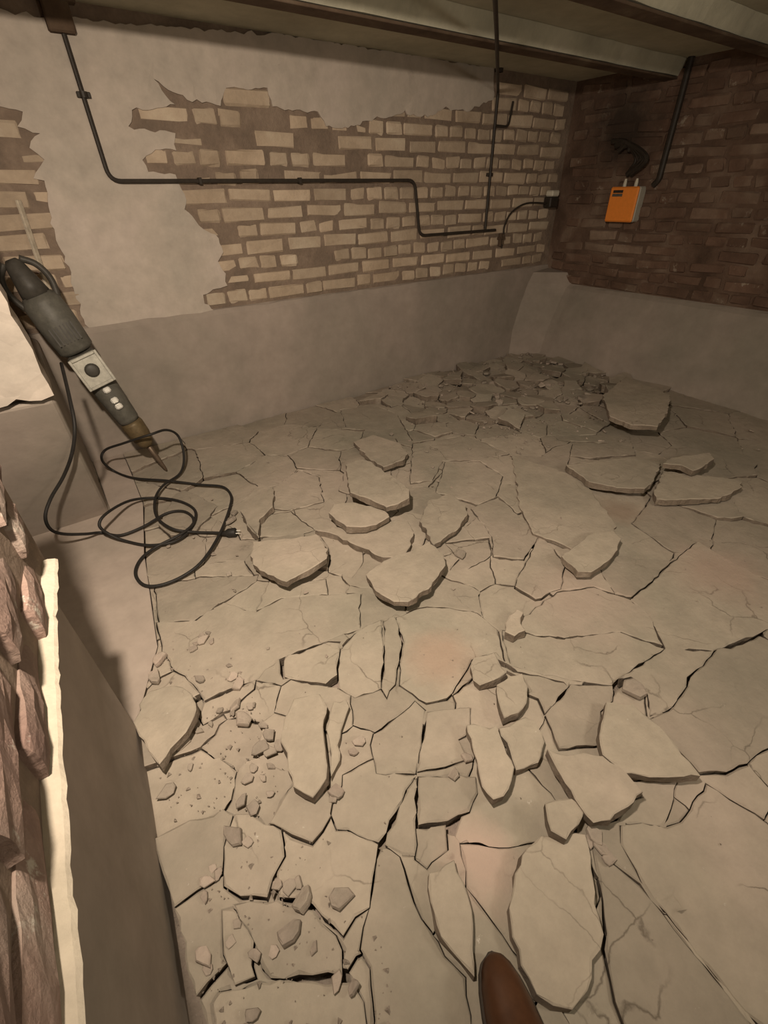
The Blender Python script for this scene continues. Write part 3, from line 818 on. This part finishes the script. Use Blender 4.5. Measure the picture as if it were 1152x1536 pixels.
for x, y, s in small:
    M = Matrix.Translation((x, y, .002 + .008 * s)) @ Matrix.Rotation(random.uniform(0, 6.28), 4, 'Z') @ Matrix.Diagonal((s, s * random.uniform(.6, 1), s * .8, 1))
    d = []
    for a in ((1,0,-.5),(-.5,.87,-.5),(-.5,-.87,-.5),(.1,.1,.8),(.6,.5,.3),(-.6,.3,.2)):
        d.append(bm.verts.new(M @ (Vector(a) * .02 * random.uniform(.8, 1.2))))
    for f in ((0,2,1),(0,1,4),(1,5,4),(4,5,3),(1,2,5),(5,2,3),(2,0,3),(0,4,3)): bm.faces.new([d[j] for j in f])
o = obj('crumbled_concrete', bm, M_RUB, floor); o['kind'] = 'stuff'

# ------------------------------------------------------------------ conduits on the back wall
def arc_corner(pts, r=.03, n=6):
    out = [Vector(pts[0])]
    for a, b, c in zip(pts, pts[1:], pts[2:]):
        a, b, c = Vector(a), Vector(b), Vector(c); u = (a - b).normalized(); v = (c - b).normalized()
        rr = min(r, (a-b).length * .45, (c-b).length * .45)
        for k in range(n + 1):
            t = k / n; out.append((b + u * rr) * (1-t)**2 + b * 2*t*(1-t) + (b + v * rr) * t*t)
    out.append(Vector(pts[-1])); return out
YP = YB - .022
def wp(x, y, d=YP): p = at_y(x, y, d); return Vector((p.x, d, p.z))
pipe_a = empty('conduit', (wp(165, 272)), 'black conduit down the left of the back wall, then running right along it', 'pipe')
a0 = wp(165, 272); top = Vector((a0.x - .01, YP, ZC - .101)); a1 = wp(622, 272); a1.z = a0.z; a2 = wp(638, 353); a2.x = a1.x + .05; a3 = wp(742, 355); a3.z = a2.z
bm = bmesh.new(); add_tube(bm, arc_corner([top, a0, a1, a2, a3], .05), .0095, 10)
to_local(obj('pipe', bm, M_PIPE, pipe_a), a0)
def clamp(parent, c, ploc, r=.016, w=.02):
    bm = bmesh.new(); add_tube(bm, [c - Vector((0,0,w/2)), c + Vector((0,0,w/2))], r, 12)
    add_box(bm, c + Vector((-.026, -.004, -w/2)), c + Vector((.026, .020, w/2)), .002)
    to_local(obj('clamp', bm, M_PIPE, parent), ploc)
cz = wp(123, 142).z; clamp(pipe_a, Vector((a0.x - .003, YP, cz)), a0)
for px_, py_ in ((300, 272), (450, 272)):
    c = wp(px_, py_); c.z = a0.z; bm = bmesh.new(); add_box(bm, c + Vector((-.008, -.013, -.014)), c + Vector((.008, .018, .014)), .002); to_local(obj('clamp', bm, M_PIPE, pipe_a), a0)
b_top = wp(752, 85); b_top.z = ZC - .03
b1 = wp(738, 210); b2 = wp(727, 350)
b2.z = a3.z + .0
pipe_b = empty('conduit', b1, 'thin brown conduit crossing the ceiling and dropping down the right part of the back wall', 'pipe')
cx = (b_top.x + b2.x) / 2
bm = bmesh.new(); add_tube(bm, arc_corner([at_z(740, -60, 1.735), at_z(745, 50, 1.735), Vector((cx, YP, 1.735)), Vector((cx, YP, b2.z + .012))], .04), .009, 10)
to_local(obj('pipe', bm, M_PIPE, pipe_b), b1)
clamp(pipe_b, Vector((cx, YP, wp(755,103).z)), b1, .02, .035); clamp(pipe_b, Vector((cx, YP, wp(735,262).z)), b1, .014, .02)
bm = bmesh.new(); q0 = Vector((cx, YP, wp(736,188).z)); add_tube(bm, arc_corner([q0, q0 + Vector((.13, 0, 0)), q0 + Vector((.15, 0, .13))], .03), .007, 8)
to_local(obj('branch_pipe', bm, M_PIPE, pipe_b), b1)
# pipe stubs and thin cable by the corner, black junction box
jb = wp(824, 300); jb.y = YB - .04; jb.x = min(jb.x, XR - .07)
jbx = empty('junction_box', jb, 'small black junction box with a pale cap in the far corner of the back wall', 'junction box')
bm = bmesh.new(); add_box(bm, (-.05, -.035, -.05), (.05, .035, .022), .008); obj('body', bm, M_PIPE, jbx)
bm = bmesh.new(); add_box(bm, (-.042, -.038, .023), (.042, .03, .062), .008); obj('cap', bm, M_WHITE, jbx)['label'] = 'pale cap of the box'
s0 = wp(752, 368)
cab = [jb + Vector((-.05, 0, -.02)), wp(790, 305), wp(768, 318), wp(757, 338), wp(755, 355), wp(752, 372)]
bm = bmesh.new(); add_tube(bm, catmull(cab, 6), .006, 8)
o = obj('wall_cable', bm, M_PIPE); tag(o, 'thin cable arching from the black junction box down to the conduit end', 'cable')
to_local(o, jb); o.location = jb
bm = bmesh.new(); p = wp(750, 362)
add_tube(bm, [p + Vector((0, 0, .05)), p + Vector((0, 0, -.03))], .014, 10); add_tube(bm, [p + Vector((.03, 0, .045)), p + Vector((.03, 0, -.02))], .009, 10)
add_box(bm, p + Vector((-.02, -.012, .01)), p + Vector((.045, .018, .03)), .003)
o = obj('pipe_coupling', bm, M_BEAM); tag(o, 'rusty pipe coupling where the two conduits end on the back wall', 'pipe fitting'); to_local(o, p); o.location = p
# dark bracket box at the head of the first conduit
p = wp(97, 52); p.z = ZC - .055; p.x = top.x
bm = bmesh.new(); add_box(bm, (p.x - .05, YB - .045, ZC - .10), (p.x + .045, YB, ZC - .002), .006); add_box(bm, (p.x - .10, YB - .05, ZC - .012), (p.x + .07, YB, ZC - .001))
o = obj('pipe_box', bm, M_BEAM); tag(o, 'dark box under the ceiling where the left conduit starts', 'box'); to_local(o, p); o.location = p
# orange box on the right wall
pa, pb = at_x(905, 332, XR - .10), at_x(949, 279, XR - .10)
y1, y0 = at_x(906, 331, XR - .10).y, at_x(946, 333, XR - .10).y
z0, z1 = at_x(925, 333, XR - .10).z, at_x(938, 280, XR - .10).z
oc = Vector((XR - .05, (y0 + y1) / 2, (z0 + z1) / 2)); hy = (y1 - y0) / 2; hz = (z1 - z0) / 2
ob = empty('electrical_box', oc, 'orange-lidded electrical box with grey sides on the dark right wall', 'electrical box')
bm = bmesh.new(); add_box(bm, (-.028, -hy, -hz), (.05, hy, hz), .008); obj('body', bm, M_PLASTIC, ob)['label'] = 'light grey body'
bm = bmesh.new(); add_box(bm, (-.052, -hy, -hz), (-.029, hy, hz), .008); obj('lid', bm, M_ORANGE, ob)['label'] = 'orange lid'
bm = bmesh.new(); add_box(bm, (-.0545, hy * .05, hz * .66), (-.0525, hy * .75, hz * .82)); obj('dark_label', bm, M_PIPE, ob)['label'] = 'small dark label strip'
bm = bmesh.new(); add_box(bm, (-.0540, hy * .05, hz * .46), (-.0525, hy * .78, hz * .62)); obj('grey_label', bm, M_GREY, ob)['label'] = 'grey print strip under the dark one'
for yy in (hy * .35, -hy * .45):
    bm = bmesh.new(); add_tube(bm, [(0, yy, hz), (0, yy, hz + .02), (0, yy, hz + .045)], [.012, .012, .007], 10); obj('cable_gland', bm, M_WHITE, ob)
# cable bundle above the box and conduit to the ceiling
bm = bmesh.new()
o0 = oc + Vector((.0, hy * .35, hz + .068))
for k in range(6):
    e = at_x(918 + k * 5, 212 + 7 * (k % 3), XR - .06)
    add_tube(bm, catmull([o0 + Vector((0, -.03 * (k % 2), 0)), at_x(955 + 3 * k, 238, XR - .05 - .01 * k), at_x(940 + 2 * k, 214 + k, XR - .07), e], 6), .016, 7)
o = obj('cable_bundle', bm, M_PIPE); tag(o, 'tangled dark cable bundle on the wall above the orange box', 'cable'); to_local(o, o0); o.location = o0
c1, c0 = at_x(986, 270, XR - .03), at_x(1020, 160, XR - .03); cy = (c1.y + c0.y) / 2
cc = Vector((XR - .03, cy, c1.z))
bm = bmesh.new(); add_tube(bm, arc_corner([Vector((XR - .03, cy, ZC)), Vector((XR - .03, cy, c1.z)), Vector((XR - .03, cy + .03, c1.z - .03))], .03), .019, 10)
o = obj('conduit', bm, M_PIPE); tag(o, 'thick dark vertical conduit on the right wall beside the orange box', 'pipe'); to_local(o, cc); o.location = cc
# pale lath on the back wall behind the breaker
l0, l1 = wp(27, 300, YB - .02), wp(90, 485, YB - .05)
bm = bmesh.new(); u = (l1 - l0).normalized(); ex = l1 + u * .06
add_box(bm, (-.006, -.012, 0), (.006, .012, (ex - l0).length), .002, Matrix.Translation(l0) @ (ex - l0).to_track_quat('Z', 'Y').to_matrix().to_4x4())
o = obj('wooden_lath', bm, M_WOOD); tag(o, 'thin pale lath standing behind the breaker in the left corner', 'lath'); to_local(o, ex); o.location = ex

# ------------------------------------------------------------------ demolition breaker leaning in the left corner
TIP = at_z(250, 706, .012); TOPP = at_y(12, 385, 2.56)
ax = (TOPP - TIP).normalized(); LEN = (TOPP - TIP).length
br = empty('demolition_hammer', TIP, 'large grey electric breaker with chisel leaning in the left corner', 'power tool')
# local frame: z along the tool, x facing the viewer
toeye = (EYE - TIP); fx = (toeye - ax * toeye.dot(ax)).normalized(); fy = ax.cross(fx)
BM = Matrix(((fx.x, fy.x, ax.x, 0), (fx.y, fy.y, ax.y, 0), (fx.z, fy.z, ax.z, 0), (0, 0, 0, 1)))
s = LEN / 1.0
def T(z): return BM @ Matrix.Translation((0, 0, z * s))
bm = bmesh.new(); add_lathe(bm, T(0), [(0, .004), (.02, .009), (.10, .014), (.24, .015)], 10); obj('chisel', bm, M_STEEL, br, True)
bm = bmesh.new(); add_lathe(bm, T(0), [(.15 * s, .026), (.17 * s, .040), (.215 * s, .050), (.27 * s, .052), (.285 * s, .048)], 20); obj('tool_holder', bm, M_OLIVE, br, True)['label'] = 'olive brown tool holder'
bm = bmesh.new(); add_lathe(bm, T(0), [(.285 * s, .044), (.30 * s, .050), (.40 * s, .056), (.47 * s, .060), (.50 * s, .056)], 20); obj('barrel', bm, M_GREY, br, True)
for k, z in enumerate((.375, .405, .455)):
    bm = bmesh.new(); add_box(bm, (.050, -.016, (z - .012) * s), (.070, .016, (z + .012) * s), .006, BM); obj('bolt', bm, M_CHROME, br)
bm = bmesh.new(); add_box(bm, (.035, -.062, .48 * s), (.085, .062, .615 * s), .010, BM); obj('gear_cover', bm, M_ALU, br)['label'] = 'square aluminium cover plate with a round dark centre'
cover = [c for c in br.children if c.name.startswith('gear_cover')][0]
bm = bmesh.new()
for (a, b, c, d) in ((-.062, -.050, .48, .615), (.050, .062, .48, .615)): add_box(bm, (.085, a, c * s), (.094, b, d * s), .002, BM)
for (c, d) in ((.48, .492), (.603, .615)): add_box(bm, (.085, -.050, c * s), (.094, .050, d * s), .002, BM)
obj('cover_rim', bm, M_ALU, cover)
MK = BM @ Matrix.Translation((.085, 0, .55 * s)) @ Matrix.Rotation(math.pi / 2, 4, 'Y')
bm = bmesh.new(); add_lathe(bm, MK, [(0, .030), (.006, .029), (.010, .020)], 18); obj('round_cap', bm, M_DARK, cover, True)
bm = bmesh.new(); add_box(bm, (-.045, -.060, .475 * s), (.034, .060, .625 * s), .014, BM); obj('gearbox', bm, M_DARK, br)
bm = bmesh.new(); add_lathe(bm, T(0), [(.625 * s, .058), (.64 * s, .074), (.76 * s, .080), (.83 * s, .076), (.86 * s, .060)], 22, .85, 1.0); mo = obj('motor_housing', bm, M_GREY, br, True)
bm = bmesh.new()
for k in range(7): add_box(bm, (.055, -.045 + k * .015 - .003, .67 * s), (.069, -.045 + k * .015 + .003, .74 * s), 0, BM)
obj('vent_slots', bm, M_DARK, mo)
for sg in (-1, 1):
    bm = bmesh.new(); add_tube(bm, catmull([BM @ Vector((0, sg * .05, .80 * s)), BM @ Vector((0, sg * .075, .85 * s)), BM @ Vector((0, sg * .085, .90 * s)), BM @ Vector((0, sg * .07, .95 * s)), BM @ Vector((0, sg * .03, .985 * s))], 6), .013, 10); obj('handle', bm, M_DARK, br, True)
bm = bmesh.new(); add_lathe(bm, T(0), [(.855 * s, .058), (.90 * s, .050), (.975 * s, .034), (.99 * s, .02)], 18); obj('end_cap', bm, M_DARK, br, True)
# its cable
def gz(x, y, z=.018): p = at_z(x, y, z); return p
cable = [at_y(92, 545, 2.15), at_y(105, 600, 1.95), at_y(112, 640, 1.88), at_y(108, 680, 1.88), at_y(95, 715, 1.92), at_y(76, 748, 1.93), at_y(68, 775, 1.91), at_y(76, 794, 1.90), at_y(96, 801, 1.92), at_z(128, 801, .06),
  gz(152, 799), gz(180, 803), gz(215, 790), gz(250, 770), gz(275, 767), gz(290, 778), gz(285, 795), gz(262, 812), gz(225, 818), gz(190, 812), gz(165, 802, .05), gz(149, 788, .10), gz(160, 770, .12), gz(195, 751, .06), gz(235, 747), gz(270, 752), gz(292, 765), gz(290, 785, .03), gz(270, 802, .03), gz(235, 820), gz(212, 838), gz(203, 860), gz(215, 877), gz(240, 878), gz(275, 864), gz(305, 840, .03), gz(330, 800, .03), gz(345, 760), gz(346, 742), gz(333, 730), gz(300, 727), gz(250, 721, .03), gz(200, 717), gz(170, 706), gz(153, 690, .12), gz(158, 675, .17), gz(185, 665, .22), gz(225, 652, .26), gz(250, 645, .24), gz(268, 655, .17), gz(276, 685, .08), gz(270, 710, .03), gz(245, 728, .04), gz(233, 748, .04), gz(235, 775, .04), gz(258, 793, .04), gz(290, 798), gz(320, 799), gz(345, 800, .02)]
bm = bmesh.new(); add_tube(bm, catmull(cable, 6), .0062, 8); obj('cable', to := bm, M_CORD, br, True).data.transform(Matrix.Translation(-TIP))
e0, e1 = gz(338, 800, .02), gz(356, 798, .022); dd = (e1 - e0).normalized()
bm = bmesh.new(); Mp = Matrix.Translation(e0) @ dd.to_track_quat('Z', 'Y').to_matrix().to_4x4()
add_lathe(bm, Mp, [(-.02, .007), (0, .012), (.012, .019), (.042, .020), (.046, .017)], 14)
pl = obj('plug', bm, M_CORD, br, True); pl.data.transform(Matrix.Translation(-TIP))
bm = bmesh.new()
for sg in (-1, 1): add_tube(bm, [Mp @ Vector((sg * .0095, 0, .044)), Mp @ Vector((sg * .0095, 0, .062))], .0024, 8)
obj('plug_pin', bm, M_CHROME, pl).data.transform(Matrix.Translation(-TIP))

# ------------------------------------------------------------------ shoe of the photographer
toe = at_z(738, 1427, .05); heel_dir = (at_z(800, 1620, .05) - toe); heel_dir.z = 0; heel_dir.normalize()
side = Vector((-heel_dir.y, heel_dir.x, 0))
SL = .29; shoe_o = Vector((toe.x, toe.y, .022))
sh = empty('leather_shoe', shoe_o, 'brown leather shoe with narrow rounded toe at the bottom edge of the photo', 'shoe')
def srow(t, w, zb, zt, n=14, dz=0.0, lift=0.0):
    row = []
    for k in range(n):
        a = math.pi * k / (n - 1)
        row.append(Vector((heel_dir.x * t, heel_dir.y * t, 0)) + side * (w * math.copysign(abs(math.cos(a)) ** .8, math.cos(a))) + Vector((0, 0, zb + (zt - zb) * max(0, math.sin(a)) ** .75)))
    return row
secs = [(.000, .006, .012, .024), (.006, .018, .010, .034), (.018, .027, .008, .042), (.04, .036, .006, .050), (.07, .043, .005, .056), (.10, .047, .004, .066), (.125, .047, .004, .078)]
bm = bmesh.new(); rows = [[bm.verts.new(p) for p in srow(*q)] for q in secs]
for a, b in zip(rows, rows[1:]):
    for k in range(len(a) - 1): bm.faces.new((a[k], a[k+1], b[k+1], b[k]))
bm.faces.new(rows[0])
for f in bm.faces: pass
mo = obj('toe_upper', bm, M_LEATHER, sh, True)
# rear upper: walls round the foot opening
bm = bmesh.new(); rows = []
outl = []
for k in range(25):
    a = math.pi * k / 24
    outl.append((.125 + .155 * max(0, math.sin(a)) ** .55, .047 * math.cos(a) * (1 - .25 * math.sin(a)), a))
for h, ins in ((.004, 0), (.03, -.001), (.055, .004), (.072, .010), (.070, .014)):
    rows.append([bm.verts.new(Vector((heel_dir.x * t, heel_dir.y * t, 0)) + side * (w * (1 - ins * 12)) + Vector((0, 0, h))) for t, w, a in outl])
for a, b in zip(rows, rows[1:]):
    for k in range(24): bm.faces.new((a[k], a[k+1], b[k+1], b[k]))
obj('heel_upper', bm, M_LEATHER, sh, True)
bm = bmesh.new()      # sole
prof = []
for q in secs: prof.append((q[0], q[1] + .004))
left = [(t, w) for t, w in prof]; pts = [(-.004, .004)] + left + [(.16, .043), (.20, .036), (.25, .035), (.28, .024), (.286, .01)]
loop = [Vector((heel_dir.x * t, heel_dir.y * t, 0)) + side * w for t, w in pts] + [Vector((heel_dir.x * t, heel_dir.y * t, 0)) - side * w for t, w in reversed(pts)]
lo = [bm.verts.new(p + Vector((0, 0, -.010))) for p in loop]; hi = [bm.verts.new(p + Vector((0, 0, .008))) for p in loop]
bm.faces.new(lo); bm.faces.new(hi)
for i in range(len(loop)): bm.faces.new((lo[i], lo[(i+1) % len(lo)], hi[(i+1) % len(lo)], hi[i]))
obj('sole', bm, M_SOLE, sh)['label'] = 'thin dark sole'
bm = bmesh.new(); add_lathe(bm, Matrix.Translation(heel_dir * .20), [(.01, .03), (.05, .034), (.085, .030), (.10, .02)], 16, 1, 1); obj('sock', bm, M_SOCK, sh, True)['label'] = 'dark sock filling the opening'
